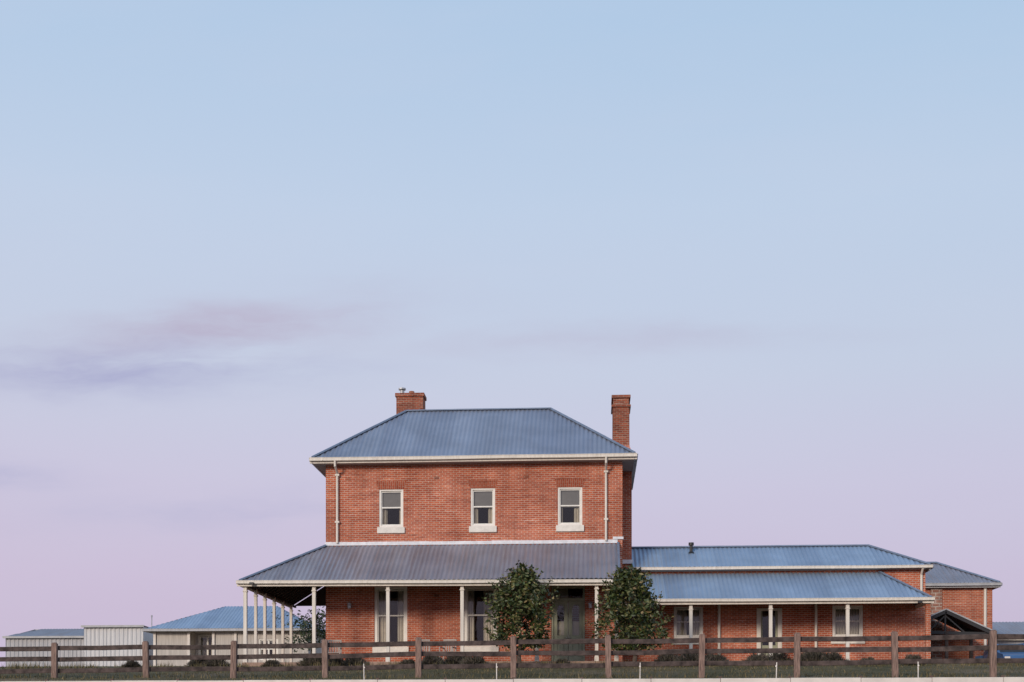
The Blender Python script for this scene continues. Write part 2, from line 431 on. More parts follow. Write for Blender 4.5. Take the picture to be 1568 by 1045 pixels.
so.box(RX0+.04, RX1-.04, RY0+.04, RY1-.04, ZT-.012, ZT+.012); so.done()

# chimneys
ch = B('chimneys', M['chim'], H)
ch.box(.88, 1.61, 56.3, 57.5, 9, 13.07); ch.box(.82, 1.67, 56.24, 57.56, 13.07, 13.17); ch.box(.90, 1.59, 56.32, 57.48, 13.17, 13.47); ch.box(.83, 1.66, 56.25, 57.55, 13.47, 13.6)
ch.box(-8.98, -7.74, 58.2, 59.0, 11, 14.2); ch.box(-9.03, -7.69, 58.15, 59.05, 14.2, 14.36)
ch.done(.01)
cb = B('chimney_breast', M['brick'], H)
cb.box(1.24, 1.70, 56.0, 57.8, ZB, 11.0)
cb.add([(1.61,56.3,11.4),(1.61,57.5,11.4),(1.70,57.8,11.0),(1.70,56.0,11.0),(1.24,56.0,11.0),(1.24,56.3,11.4),(1.24,57.5,11.4),(1.24,57.8,11.0)], [(0,1,2,3),(0,3,4,5),(1,6,7,2)])
cb.done()
fp = B('chimney_pots', M['metal'], H)
fp.cyl((-8.72,58.3,14.34),(-8.72,58.3,14.50),.10); fp.cyl((-8.72,58.3,14.53),(-8.72,58.3,14.60),.17); fp.cyl((-8.72,58.3,14.48),(-8.72,58.3,14.56),.03)
fp.done()
fp2 = B('chimney_cowl', M['terracotta'], H); fp2.cyl((-8.28,58.3,14.34),(-8.28,58.3,14.45),.15,.12); fp2.cyl((1.25,56.9,13.58),(1.25,56.9,13.64),.17,.15); fp2.done()

# downpipes
dp = B('downpipes', M['cream'], H)
for x in (-10.85, .56):
    dp.cyl((x,53.42,10.27),(x,53.45,10.02),.05); dp.cyl((x,53.45,10.05),(x,53.9,9.82),.05); dp.cyl((x,53.9,9.85),(x,53.9,6.85),.05)
    for z in (9.75, 7.75): dp.box(x-.09, x+.09, 53.84, 53.999, z-.04, z+.04)
dp.done(smooth=False)
# verandah
VX0, VX1, VY, VZ = -14.3, 1.05, 51.1, 4.93
vr = B('verandah_roof_front', M['roofv'], H); slope(vr, (VX0,VY,VZ), (VX1,VY,VZ), (X0,YF,6.75), (VX1,YF,6.75)); vr.done(smooth=True)
vs = B('verandah_roof_side', M['roofy'], H); slope(vs, (VX0,YB,VZ), (VX0,VY,VZ), (X0,YB,6.75), (X0,YF,6.75)); vs.done(smooth=True)
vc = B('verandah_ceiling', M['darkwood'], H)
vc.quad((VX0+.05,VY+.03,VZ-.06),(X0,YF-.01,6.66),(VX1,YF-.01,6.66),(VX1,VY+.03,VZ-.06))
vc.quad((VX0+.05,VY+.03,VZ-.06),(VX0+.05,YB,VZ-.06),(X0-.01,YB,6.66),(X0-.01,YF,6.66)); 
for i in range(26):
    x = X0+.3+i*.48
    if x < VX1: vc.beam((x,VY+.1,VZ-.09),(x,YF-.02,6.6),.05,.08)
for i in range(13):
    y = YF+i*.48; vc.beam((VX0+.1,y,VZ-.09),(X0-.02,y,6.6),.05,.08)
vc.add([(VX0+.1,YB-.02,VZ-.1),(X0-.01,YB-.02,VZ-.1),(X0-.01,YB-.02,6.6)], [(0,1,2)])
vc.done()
ve = B('verandah_end_panel', M['cream'], H)
ve.add([(VX1,VY+.05,VZ-.12),(VX1,YF,VZ-.12),(VX1,YF,6.72),(VX1+.03,VY+.05,VZ-.12),(VX1+.03,YF,VZ-.12),(VX1+.03,YF,6.72)], [(0,1,2),(3,5,4),(0,2,5,3),(0,3,4,1)])
ve.done()
capping('verandah_hip_cap', [((VX0,VY,VZ+.03),(X0,YF,6.78))], H, .045)
bc = B('verandah_barge', M['cap'], H); bc.beam((VX1+.02,VY,VZ+.03),(VX1+.02,YF,6.79),.1,.05); bc.done()
fb = B('wall_flashing', M['flash'], H)
n = 14
for i in range(n):
    a, c = X0+(VX1-X0)*i/n, X0+(VX1-X0)*(i+1)/n
    fb.box(a+.002, c-.002, YF-.035-.004*(i % 2), YF-.002, 6.76, 6.9+.015*random.random())
fb.box(X0-.03, X0-.002, YF, YB, 6.76, 6.9)
fb.box(VX1-.2, X1+.04, YF-.05, YF-.001, 6.92, 7.02)
fb.box(X1+.02, 1.76, 55.9, 55.99, 6.15, 6.32)
fb.done()
gutter('verandah_gutter_front', (VX0-.1,VY,VZ), (VX1+.02,VY,VZ-.07), H, (0,-1,0), h=.12)
gutter('verandah_gutter_side', (VX0,VY,VZ), (VX0,YB,VZ), H, (-1,0,0), h=.12)
def post(b_, x, y, z0, z1, w=.13):
    b_.box(x-w/2, x+w/2, y-w/2, y+w/2, z0, z1)
    b_.box(x-w/2-.02, x+w/2+.02, y-w/2-.02, y+w/2+.02, z0, z0+.2)
    b_.box(x-w/2-.025, x+w/2+.025, y-w/2-.025, y+w/2+.025, z1-.3, z1-.25)
vp = B('verandah_posts', M['cream'], H)
for x in (-14.1,-11.27,-8.25,-5.24,-2.23,.16,.95): post(vp, x, 51.3, FLR-.01, 4.80, .14)
for y in (52.9,54.4,56,57.6,59.2): post(vp, -14.1, y, FLR-.01, 4.80, .12)
vp.box(-14.15, VX1, 51.26, 51.34, 4.73, 4.83)
vp.done(.008)
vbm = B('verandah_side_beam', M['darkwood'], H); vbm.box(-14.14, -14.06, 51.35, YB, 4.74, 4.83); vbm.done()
sl = B('verandah_floor', M['slab'], H)
sl.box(VX0+.1, VX1, VY+.05, YF-.002, 1.2, FLR); sl.box(VX0+.1, X0-.002, YF, YB, 1.2, FLR-.002)
sl.done(.01)
def lantern(par, x, y, z, n):
    l = B(f'wall_lantern_{n}', M['metal'], par)
    l.box(x-.05, x+.05, y-.03, y-.001, z-.12, z+.12); l.beam((x,y-.02,z+.1),(x,y-.14,z+.14),.02,.02)
    l.box(x-.08, x+.08, y-.22, y-.06, z+.05, z+.08); l.box(x-.06, x+.06, y-.2, y-.08, z-.13, z-.11)
    for a in (-.055,.055):
        for q in (-.195,-.085): l.beam((x+a,y+q,z-.12),(x+a,y+q,z+.06),.012,.012)
    l.cyl((x,y-.14,z+.08),(x,y-.14,z+.15),.07,.01); l.done()
    gl = B(f'lantern_glass_{n}', M['glass'], par); gl.box(x-.05,x+.05,y-.19,y-.09,z-.11,z+.05); gl.done()
lantern(H, -10.32, YF, 4.2, 1); lantern(H, -.10, YF, 4.15, 2)
fd = B('eave_floodlights', M['black'], H)
for x, y, z in ((-13.75,50.95,4.82),(13.3,53.05,4.12)): fd.box(x-.09,x+.09,y-.06,y+.03,z-.07,z+.03)
fd.done(.01)
vn = B('wall_vents', M['chim'], H)
for x, z in ((-6.6,4.6),(-10.4,9.6),(-6.6,9.6),(-2.8,9.6)): vn.box(x-.11,x+.11,YF-.004,YF+.01,z-.07,z+.07)
vn.done()

# ------------------------------------------------------------------ single storey wing
WY, WX1, WZT = 55.7, 14.19, 5.78
wops = [(3.5,4.76,2.87,4.25), (7.09,8.09,1.66,4.15), (10.27,11.57,2.87,4.25)]
ww = B('wing_walls', M['brick'], H)
wall(ww, X1+.002, WX1, ZB-.3, WZT, WY, wops)
ww.quad((WX1,WY,ZB-.3),(WX1,59.5,ZB-.3),(WX1,59.5,WZT),(WX1,WY,WZT)); ww.quad((WX1,59.5,ZB-.3),(X1,59.5,ZB-.3),(X1,59.5,WZT),(WX1,59.5,WZT)); ww.done()
for i in (0, 2): sash_window(H, *wops[i], WY, f'wing_{i}', 0, t=.11, cw=(.45,.42))
a, c, d, e = wops[1]
wd = B('wing_door_frame', M['cream'], H)
wd.box(a-.04, a+.14, WY-.03, WY+.12, d, e); wd.box(c-.14, c+.04, WY-.03, WY+.12, d, e); wd.box(a+.14, c-.14, WY-.028, WY+.12, e-.1, e)
wd.done(.006)
w2 = B('wing_door', M['door'], H); w2.box(a+.14, c-.14, WY+.12, WY+.16, d, d+.9)
w2.box(a+.14, a+.22, WY+.121, WY+.16, d+.9, e-.1); w2.box(c-.22, c-.14, WY+.121, WY+.16, d+.9, e-.1); w2.done(.005)
w3 = B('wing_door_glass', M['glass'], H); w3.quad((a+.2,WY+.14,d+.9),(c-.2,WY+.14,d+.9),(c-.2,WY+.14,e-.1),(a+.2,WY+.14,e-.1)); w3.done()
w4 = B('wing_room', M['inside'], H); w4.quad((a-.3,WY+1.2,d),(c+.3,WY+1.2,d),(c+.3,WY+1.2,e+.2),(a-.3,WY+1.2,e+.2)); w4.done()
# wing upper roof
UY, UZ, UR, URY = 55.4, 5.92, 7.07, 57.6
wr = B('wing_roof', M['roofw'], H)
slope(wr, (X1+.46,UY,UZ), (14.33,UY,UZ), (X1+.46,URY,UR), (12.2,URY,UR)); slope(wr, (14.33,59.8,UZ), (X1,59.8,UZ), (12.2,URY,UR), (X1,URY,UR)); wr.done(smooth=True)
wr2 = B('wing_roof_end', M['roofy'], H); slope(wr2, (14.33,UY,UZ), (14.33,59.8,UZ), (12.2,URY,UR), (12.2,URY,UR)); wr2.done(smooth=True)
capping('wing_capping', [((X1+.3,URY,UR+.03),(12.2,URY,UR+.03)), ((14.33,UY,UZ+.03),(12.2,URY,UR+.03)), ((14.33,59.8,UZ+.03),(12.2,URY,UR+.03))], H, .045)
gutter('wing_gutter_upper', (X1+.35,UY,UZ-.02), (14.4,UY,UZ-.02), H, (0,-1,0), h=.11, fascia=False)
gutter('wing_gutter_end', (14.33,UY,UZ-.02), (14.33,59.8,UZ-.02), H, (1,0,0), M['greypaint'])
wsf = B('wing_soffit', M['soffit'], H); wsf.box(X1+.02, 14.3, UY+.02, WY, UZ-.16, UZ-.14); wsf.box(WX1, 14.3, WY, 59.7, UZ-.16, UZ-.14); wsf.done()
# wing verandah roof
EY, EZ, ET, ETX, EX = 53.2, 4.29, 5.66, 12.25, 13.81
wv = B('wing_verandah_roof', M['roofw'], H)
slope(wv, (VX1+.06,EY,EZ), (EX,EY,EZ), (VX1+.06,WY-.01,ET), (ETX,WY-.01,ET)); wv.done(smooth=True)
wv2 = B('wing_verandah_roof_end', M['roofy'], H); slope(wv2, (EX,EY,EZ), (EX,WY-.01,EZ), (ETX,WY-.01,ET), (ETX,WY-.01,ET)); wv2.done(smooth=True)
capping('wing_verandah_hip', [((EX,EY,EZ+.03),(ETX,WY-.05,ET+.03))], H, .04)
gutter('wing_gutter_front', (VX1+.06,EY,EZ), (EX+.1,EY,EZ), H, (0,-1,0), h=.11)
gutter('wing_gutter_side', (EX,EY,EZ), (EX,WY,EZ), H, (1,0,0), h=.11)
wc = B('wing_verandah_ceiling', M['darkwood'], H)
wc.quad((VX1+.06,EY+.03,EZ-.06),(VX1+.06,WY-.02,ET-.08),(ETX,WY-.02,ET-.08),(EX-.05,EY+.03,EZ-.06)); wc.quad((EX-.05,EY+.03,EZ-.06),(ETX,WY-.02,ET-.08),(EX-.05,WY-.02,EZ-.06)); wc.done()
wp = B('wing_posts', M['cream'], H)
for x in (4.06, 7.33, 10.46): post(wp, x, 53.4, FLR-.04, 4.16, .14)
wp.box(VX1+.1, EX-.1, 53.37, 53.43, 4.10, 4.19); wp.done(.008)
wpb = B('wing_corner_pier', M['brick2'], H); wpb.box(13.6, 13.8, 53.3, 53.5, 1.5, 4.14); wpb.done(.008)
pp = B('wing_downpipes', M['cream'], H)
for x in (5.44, 9.56): pp.cyl((x,WY-.09,1.6),(x,WY-.09,4.7),.06)
pp.cyl((14.0,WY-.09,4.8),(14.0,WY-.09,5.55),.055); pp.cyl((14.0,WY-.09,5.53),(14.0,UY-.05,5.78),.05); pp.done()
ws = B('wing_floor', M['slab'], H); ws.box(VX1+.01, 14.1, 53.1, WY-.002, 1.2, FLR-.03); ws.done(.01)
vt = B('roof_vent', M['black'], H); vt.cyl((4.35,57.0,6.6),(4.35,57.0,7.1),.07); vt.cyl((4.35,57.0,7.08),(4.35,57.0,7.2),.12); vt.cyl((4.35,57.0,6.74),(4.35,57.0,6.81),.14,.08); vt.done()

# ------------------------------------------------------------------ brick outbuilding behind right
O = empty('brick_outbuilding', (15, 67.5, 1.6))
OX0, OX1, OZ = 10.2, 20.1, 6.25
ob = B('walls', M['brick2'], O); wall(ob, 10.5, 19.83, 1.4, 6.17, 65, [])
ob.quad((19.83,65,1.4),(19.83,70,1.4),(19.83,70,6.17),(19.83,65,6.17)); ob.quad((10.5,70,1.4),(10.5,65,1.4),(10.5,65,6.17),(10.5,70,6.17)); ob.quad((19.83,70,1.4),(10.5,70,1.4),(10.5,70,6.17),(19.83,70,6.17)); ob.done()
orf = B('roof', M['roofv'], O); slope(orf, (OX0,64.7,OZ),(OX1,64.7,OZ),(12.6,67.5,7.61),(17.75,67.5,7.61)); slope(orf, (OX1,70.3,OZ),(OX0,70.3,OZ),(17.75,67.5,7.61),(12.6,67.5,7.61)); orf.done(smooth=True)
ors = B('roof_ends', M['roofy'], O); slope(ors, (OX1,64.7,OZ),(OX1,70.3,OZ),(17.75,67.5,7.61),(17.75,67.5,7.61)); slope(ors, (OX0,70.3,OZ),(OX0,64.7,OZ),(12.6,67.5,7.61),(12.6,67.5,7.61)); ors.done(smooth=True)
capping('ridge', [((12.6,67.5,7.64),(17.75,67.5,7.64)),((OX1,64.7,OZ+.03),(17.75,67.5,7.64))], O, .05)
gutter('gutter', (OX0,64.7,OZ-.02),(OX1+.05,64.7,OZ-.02), O, (0,-1,0), M['greypaint'])
gutter('gutter_end', (OX1,64.7,OZ-.02),(OX1,70.3,OZ-.02), O, (1,0,0), M['greypaint'])
od = B('downpipe', M['cream'], O); od.cyl((19.45,64.9,1.6),(19.45,64.9,6.15),.07); od.done()
osf = B('soffit', M['soffit'], O); osf.box(OX0+.04,OX1-.04,64.74,70.26,6.11,6.13); osf.done()
op = B('pale_brick_pier', brick_mat('pale_brick', (.42,.22,.16,1), (.36,.17,.12,1), (.58,.50,.42,1), row=.17, bw=.34, ms=.025), O); op.box(16.8,17.35,64.9,64.995,1.5,6.05); op.done()

# low grey shed far right
SH = empty('grey_shed', (27, 74, 1.6))
s1 = B('roof', M['roofv'], SH); slope(s1, (21.7,72,4.15),(33,72,4.15),(21.7,76,5.3),(33,76,5.3)); s1.done(smooth=True)
s2 = B('walls', M['shedgrey'], SH); s2.box(21.9,32.8,72.3,76,1.4,4.1); s2.done()
s3 = B('posts', M['cream'], SH)
for x in (22.0, 24.5, 27): s3.box(x-.07,x+.07,72.05,72.19,1.5,4.05)
s3.done()
gutter('gutter', (21.7,72,4.15),(33,72,4.15), SH, (0,-1,0))

# carport
C = empty('carport', (16.7, 63, 1.6))
cr = B('roof', M['darkroof'], C)
AX, AZ, LX, RX, LZ = 16.64, 4.62, 14.75, 18.85, 3.55
for (xa, xb) in ((LX, AX), (RX, AX)):
    zz = LZ if xa == RX else 3.75
    cr.add([(xa,61.6,zz),(xb,61.6,AZ),(xb,65-.2,AZ),(xa,65-.2,zz)], [(0,1,2,3)])
    cr.beam((xa,61.58,zz-.06),(xb,61.58,AZ-.06),.05,.2)
    cr.beam((xa,63.5,zz-.08),(xb,63.5,AZ-.08),.05,.12)
cr.beam((LX,61.7,3.6),(RX,61.7,3.47),.08,.14)
cr.beam((AX,61.7,3.55),(AX,61.7,4.45),.07,.07); cr.beam((15.8,61.7,3.55),(AX,61.7,4.35),.05,.06); cr.beam((17.6,61.7,3.5),(AX,61.7,4.35),.05,.06)
cr.done()
cq = B('barge_flashing', M['greypaint'], C); cq.beam((AX,61.55,AZ+.03),(RX+.05,61.55,LZ+.03),.05,.06); cq.beam((AX,61.55,AZ+.03),(LX-.05,61.55,3.78),.05,.06)
cq.done()
cp = B('posts', M['rail'], C)
for x in (14.9, 16.7, 18.7):
    for y in (61.7, 64.7): cp.box(x-.07,x+.07,y-.07,y+.07,1.5,3.6)
cp.box(14.8,18.8,61.72,61.78,2.8,2.92); cp.done()

# car, nose towards the fence
K = empty('parked_car', (19.6, 63.3, 1.6))
kb = B('body', M['carblue'], K)
cx, cy, cz = 19.75, 62.4, 1.6
prof = [(-2.1,.35),(-2.12,.62),(-2.0,.78),(-1.1,.95),(-.35,1.42),(1.1,1.45),(1.9,1.02),(2.1,.95),(2.12,.4)]
half = lambda z: .86 if z < 1.0 else .64
L_ = [(cx-half(z), cy+y, cz+z) for y, z in prof]; R_ = [(cx+half(z), cy+y, cz+z) for y, z in prof]
n = len(prof); kb.add(L_+R_, [(i, i+1, n+i+1, n+i) for i in range(n-1)]+[(0, n, 2*n-1, n-1)]+[tuple(range(n)), tuple(range(2*n-1, n-1, -1))]); kb.done(.05)
kg = B('windscreen', M['black'], K); kg.quad((cx-.68,cy-1.06,cz+.99),(cx+.68,cy-1.06,cz+.99),(cx+.57,cy-.42,cz+1.40),(cx-.57,cy-.42,cz+1.40)); kg.box(cx-.5,cx+.5,cy-2.15,cy-2.1,cz+.45,cz+.6); kg.done()
kl = B('headlights', M['white'], K); kl.box(cx-.8,cx-.55,cy-2.13,cy-2.05,cz+.6,cz+.72); kl.box(cx+.55,cx+.8,cy-2.13,cy-2.05,cz+.6,cz+.72); kl.done(.01)
kw = B('wheels', M['rubber'], K)
for sx in (-1, 1):
    for yy in (-1.35, 1.3): kw.cyl((cx+sx*.7,cy+yy,cz+.32),(cx+sx*.9,cy+yy,cz+.32),.33,n=20)
kw.done()

# ------------------------------------------------------------------ left buildings
Lc = empty('cream_cottage', (-20, 73, 1.6))
CT = 4.52
c1 = B('walls', M['wallcream'], Lc)
wall(c1, -24.6, -22.53, 1.4, CT, 70.4, []); wall(c1, -22.53, -21.17, 1.4, CT, 71.4, [(-22.35,-21.3,3.1,4.4)]); wall(c1, -21.17, -15.8, 1.4, CT, 70.4, [(-18.6,-17.5,2.9,4.1)])
c1.quad((-22.53,70.4,1.4),(-22.53,71.4,1.4),(-22.53,71.4,CT),(-22.53,70.4,CT)); c1.quad((-21.17,71.4,1.4),(-21.17,70.4,1.4),(-21.17,70.4,CT),(-21.17,71.4,CT))
c1.quad((-15.8,70.4,1.4),(-15.8,76.3,1.4),(-15.8,76.3,CT),(-15.8,70.4,CT)); c1.quad((-24.6,76.3,1.4),(-24.6,70.4,1.4),(-24.6,70.4,CT),(-24.6,76.3,CT)); c1.done()
sash_window(Lc, -22.35, -21.3, 3.1, 4.4, 71.4, 'a', .2, False, True); sash_window(Lc, -18.6, -17.5, 2.9, 4.1, 70.4, 'b', .2, False, True)
CE0, CE1, CZ, CRZ = -24.95, -15.45, 4.66, 6.22
c2 = B('roof', M['roofw'], Lc); slope(c2, (CE0,70,CZ),(CE1,70,CZ),(-21.33,73.3,CRZ),(-18.3,73.3,CRZ)); slope(c2, (CE1,76.6,CZ),(CE0,76.6,CZ),(-18.3,73.3,CRZ),(-21.33,73.3,CRZ)); c2.done(smooth=True)
c3 = B('roof_ends', M['roofy'], Lc); slope(c3, (CE1,70,CZ),(CE1,76.6,CZ),(-18.3,73.3,CRZ),(-18.3,73.3,CRZ)); slope(c3, (CE0,76.6,CZ),(CE0,70,CZ),(-21.33,73.3,CRZ),(-21.33,73.3,CRZ)); c3.done(smooth=True)
gutter('gutter', (CE0-.1,70,CZ-.02),(CE1+.1,70,CZ-.02), Lc, (0,-1,0), M['shedgrey'], fascia=False)
gutter('gutter_left', (CE0,70,CZ-.02),(CE0,76.6,CZ-.02), Lc, (-1,0,0), M['shedgrey'], fascia=False)
c4 = B('soffit', M['soffit'], Lc); c4.box(CE0+.05,CE1-.05,70.05,76.5,CT-.02,CT+.02); c4.done()
c5 = B('corner_boards', M['white'], Lc)
for x in (-22.55,-21.15,-19.9,-24.5): c5.box(x-.07,x+.07,70.3,70.398,1.5,CT-.03)
c5.done()
ant = B('antenna_pole', M['metal']); ant.cyl((-26.3,75,1.5),(-26.3,75,5.8),.03); ant.cyl((-26.3,75,5.78),(-26.3,75,5.9),.045); ant.done()

def clad_shed(name, x0, x1, y0, y1, z0, zf, zb, mat, roofm, period=.25):
    e = empty(name, ((x0+x1)/2, (y0+y1)/2, 1.6))
    w_ = B('walls', mat, e); k = int((x1-x0)/period*4)
    for i in range(k):
        a, c = x0+(x1-x0)*i/k, x0+(x1-x0)*(i+1)/k
        f = lambda q: y0+.02*(1 if math.sin(2*math.pi*q/period) > 0 else -1)
        w_.quad((a,f(a),z0),(c,f(c),z0),(c,f(c),zf),(a,f(a),zf))
    w_.quad((x1,y0,z0),(x1,y1,z0),(x1,y1,zb),(x1,y0,zf)); w_.quad((x0,y1,z0),(x0,y0,z0),(x0,y0,zf),(x0,y1,zb)); w_.quad((x1,y1,z0),(x0,y1,z0),(x0,y1,zb),(x1,y1,zb)); w_.done()
    r_ = B('roof', roofm, e); slope(r_, (x0-.1,y0-.15,zf+.02),(x1+.1,y0-.15,zf+.02),(x0+.5 if zb-zf > .2 else x0-.1,y1,zb+.02),(x1+.1,y1,zb+.02)); r_.done(smooth=True)
    t_ = B('trim', M['greypaint'], e); t_.beam((x0-.1,y0-.18,zf-.02),(x1+.1,y0-.18,zf-.02),.06,.12); t_.done()
    return e
clad_shed('steel_shed', -34.8, -29.75, 74, 78, 1.4, 4.55, 5.35, M['shedgrey'], M['roofv'])
clad_shed('corrugated_shed', -29.64, -26.1, 73, 77, 1.4, 5.08, 5.0, M['shedwhite'], M['shedwhite'])

# ------------------------------------------------------------------ vegetation
def leaf_cloud(b_, centres, per, rad, ll, lw, droop=.0):
    for c in centres:
        for _ in range(per):
            d = Vector((random.gauss(0,1),random.gauss(0,1),random.gauss(0,1)))
            p = Vector(c)+d*rad*.5
            a = Vector((random.gauss(0,1),random.gauss(0,1),random.gauss(0,.7)-droop)).normalized()
            s_ = a.cross(Vector((random.gauss(0,1),random.gauss(0,1),random.gauss(0,1)))).normalized()
            n_ = a.cross(s_); k = random.uniform(.7,1.25)
            l, w_ = ll*k, lw*k
            b_.add([p, p+a*l*.5+s_*w_*.5, p+a*l, p+a*l*.5-s_*w_*.5+n_*w_*.25], [(0,1,2),(0,2,3)])
def tree(name, x, y, zb, z0, z1, R, prof, seed, per=24, ncl=215, ll=.19, lw=.09, rad=.22, lean=0.):
    random.seed(seed)
    e = empty(name, (x, y, zb))
    tr = B('trunk', M['bark'], e); h = z1-z0
    def rr(t):
        for (a, ra), (c, rc) in zip(prof, prof[1:]):
            if a <= t <= c: return R*(ra+(rc-ra)*(t-a)/(c-a))
        return 0
    top = Vector((x+.05, y, z0+h*.8)); base = Vector((x, y, zb-.1)); pts = [base]
    for i in range(1, 7):
        pts.append(base.lerp(top, i/6)+Vector((random.gauss(0,.04),random.gauss(0,.04),0)))
    for i in range(6): tr.cyl(pts[i], pts[i+1], .10-.013*i, .10-.013*(i+1), 8)
    cs = []
    lob = [(random.uniform(0,6.28), random.uniform(0,1), random.uniform(.4,1.45)) for _ in range(38)]
    for i in range(ncl):
        t = random.random()**.95; az = random.uniform(0, 6.28)
        lf = 1
        for la, lt, lv in lob:
            dd = abs(math.atan2(math.sin(az-la), math.cos(az-la)))/.6 + abs(t-lt)/.12
            if dd < 1: lf *= 1+(lv-1)*(1-dd)*1.6
        r = rr(t)*max(.35, min(lf, 1.3))*(random.uniform(.3,1)**.5)
        r = max(0, r-.1)
        cs.append((x+lean*t+r*math.cos(az), y+r*math.sin(az), z0+.08+(h-.14)*t))
    for c in random.sample(cs, 60):
        q = pts[min(6, max(1, int((c[2]-zb)/(z1-zb)*6)))]
        tr.cyl(q, c, .022, .006, 5, False)
    lf_ = B('foliage', M['leaf'], e)
    leaf_cloud(lf_, cs, per, rad, ll, lw)
    for _ in range(80):
        t = random.uniform(.05,1); az = random.uniform(0,6.28); r = rr(t)*random.uniform(.9,1.1)
        p = Vector((x+lean*t+r*math.cos(az), y+r*math.sin(az), z0+h*t-.02))
        dr_ = Vector((math.cos(az)*.6, math.sin(az)*.6, random.uniform(.3,1.2))).normalized()*random.uniform(.1,.34)
        for k in range(4):
            leaf_cloud(lf_, [tuple(p+dr_*k/3)], 3, .06, ll*.8, lw*.8)
        tr.cyl(p-dr_*.5, p+dr_, .008, .004, 4, False)
    tr.done(smooth=True); lf_.done()
tree('evergreen_tree', -2.82, 49.5, 1.3, 2.05, 5.12, 1.22, [(0,.66),(.15,.9),(.35,.98),(.6,1.0),(.78,.84),(.9,.5),(1,.12)], 11, lean=.12)
tree('evergreen_tree', 1.55, 49.5, 1.3, 1.9, 5.0, 1.34, [(0,.7),(.15,.95),(.35,1.0),(.58,.84),(.74,.66),(.88,.56),(1,.32)], 23, lean=-.2)
# dark tree behind the verandah
random.seed(5)
bt = empty('background_tree', (-14.6, 66, 1.6))
tk = B('trunk', M['bark'], bt); tk.cyl((-14.6,66,1.5),(-14.6,66,4.3),.13,.05); tk.done()
bf = B('foliage', M['leafdark'], bt)
leaf_cloud(bf, [(-14.6+random.gauss(0,.55),66+random.gauss(0,.5),4.2+random.uniform(-.9,.85)) for _ in range(60)], 26, .4, .2, .08); bf.done()

# lavender bushes
random.seed(9)
def bush_mesh(seed):
    random.seed(seed); b_ = B('lavender_bush', M['lav'])
    for i in range(1500):
        az = random.uniform(0,6.28); el = random.uniform(.05,1.5); r = random.uniform(.55,1)
        d = Vector((math.cos(az)*math.cos(el), math.sin(az)*math.cos(el), math.sin(el)*.8)); lump = 1+.15*math.sin(az*3+seed)+.1*math.sin(el*7)
        p = d*r*lump*.5; a = (d+Vector((random.gauss(0,.3),random.gauss(0,.3),.5))).normalized()
        s_ = a.cross(Vector((random.random(),random.random(),random.random()))).normalized()*.02
        b_.add([p-s_, p+s_, p+a*.16], [(0,1,2)])
    o = b_.done(); return o
first = [bush_mesh(k) for k in range(3)]
places = [(-10.9,.95),(-10.1,.8),(-9.4,.9),(-6.3,.9),(-5.4,1.0),(-4.6,.9),(-7.2,.6),(2.9,.95),(3.8,1.1),(4.7,.9),(6.4,.9),(7.2,1.0),(8.5,1.1),(9.2,1.0),(-15.6,.95),(-14.9,.8),(12.2,.8),(-18.2,.6),(-1.2,.6),(-12.6,.6),(10.6,.6)]
for i, (x, s_) in enumerate(places):
    if i < 3: o = first[i]
    else:
        o = bpy.data.objects.new('lavender_bush', first[i % 3].data); S.collection.objects.link(o)
    y = 49.9+random.uniform(-.4,.4); o.location = (x, y, gz(y)-.03); o.scale = (s_*1.35, s_, s_*1.0); o.rotation_euler[2] = random.uniform(0,6)

# ------------------------------------------------------------------ post and rail fence
random.seed(3)
fx = [-21.5,-18.41,-15.14,-12.09,-8.92,-5.76,-2.60,.521,3.51,6.53,9.60,12.59,15.7]
F = empty('post_and_rail_fence', (-2.6, 42, .5))
fpb = B('posts', M['post'], F); frb = B('rails', M['rail'], F)
tops = []
for i, x in enumerate(fx):
    y = 42.8-.16*(i-1); zt = 1.81+.012*(i-1)+random.uniform(-.02,.02)
    lean = random.uniform(-.035,.035)
    fpb.beam((x,y,gz(y)-.2), (x+lean,y,zt), .19, .15); fpb.beam((x+lean,y,zt), (x+lean,y,zt+.03), .15, .11)
    tops.append((x, y, zt))
for (x0,y0,z0), (x1,y1,z1) in zip(tops, tops[1:]):
    for k, off in enumerate((.15, .51, .91)):
        j = random.uniform(-.025,.02); j2 = random.uniform(-.025,.02)
        a = Vector((x0-.02,y0+.10,z0-off-.02+j)); c = Vector((x1+.02,y1+.10,z1-off-.02+j2)); mid = (a+c)/2+Vector((0,0,random.uniform(-.02,.006)))
        frb.beam(a, mid, .05, .155); frb.beam(mid, c, .052, .16)
fpb.done(.012); frb.done(.008)

# white board fence in front
W = empty('white_board_fence', (0, 36, .1))
wb = B('boards', M['white'], W); wt = B('posts', M['stain'], W)
for i in range(-12, 12):
    x = -.3+i*1.93; z = .225+.0012*x
    wb.box(x-1.93+.006, x-.006, 35.98, 36.02, z-.24, z+random.uniform(-.006,.006))
    wt.box(x-.045, x+.045, 36.024, 36.12, -.4, z+.055)
wb.done(.005); wt.done(.01)
# electric fence stakes
for x, y in ((-2.96,39.5),(1.45,39.5),(5.6,39.6),(9.85,39.5),(-7.1,39.5)):
    s_ = B('fence_stake', M['white']); s_.cyl((x,y,gz(y)-.1),(x+random.uniform(-.03,.03),y,.88),.017,n=6); s_.cyl((x,y-.01,.76),(x,y-.03,.76),.03,n=6); s_.done()

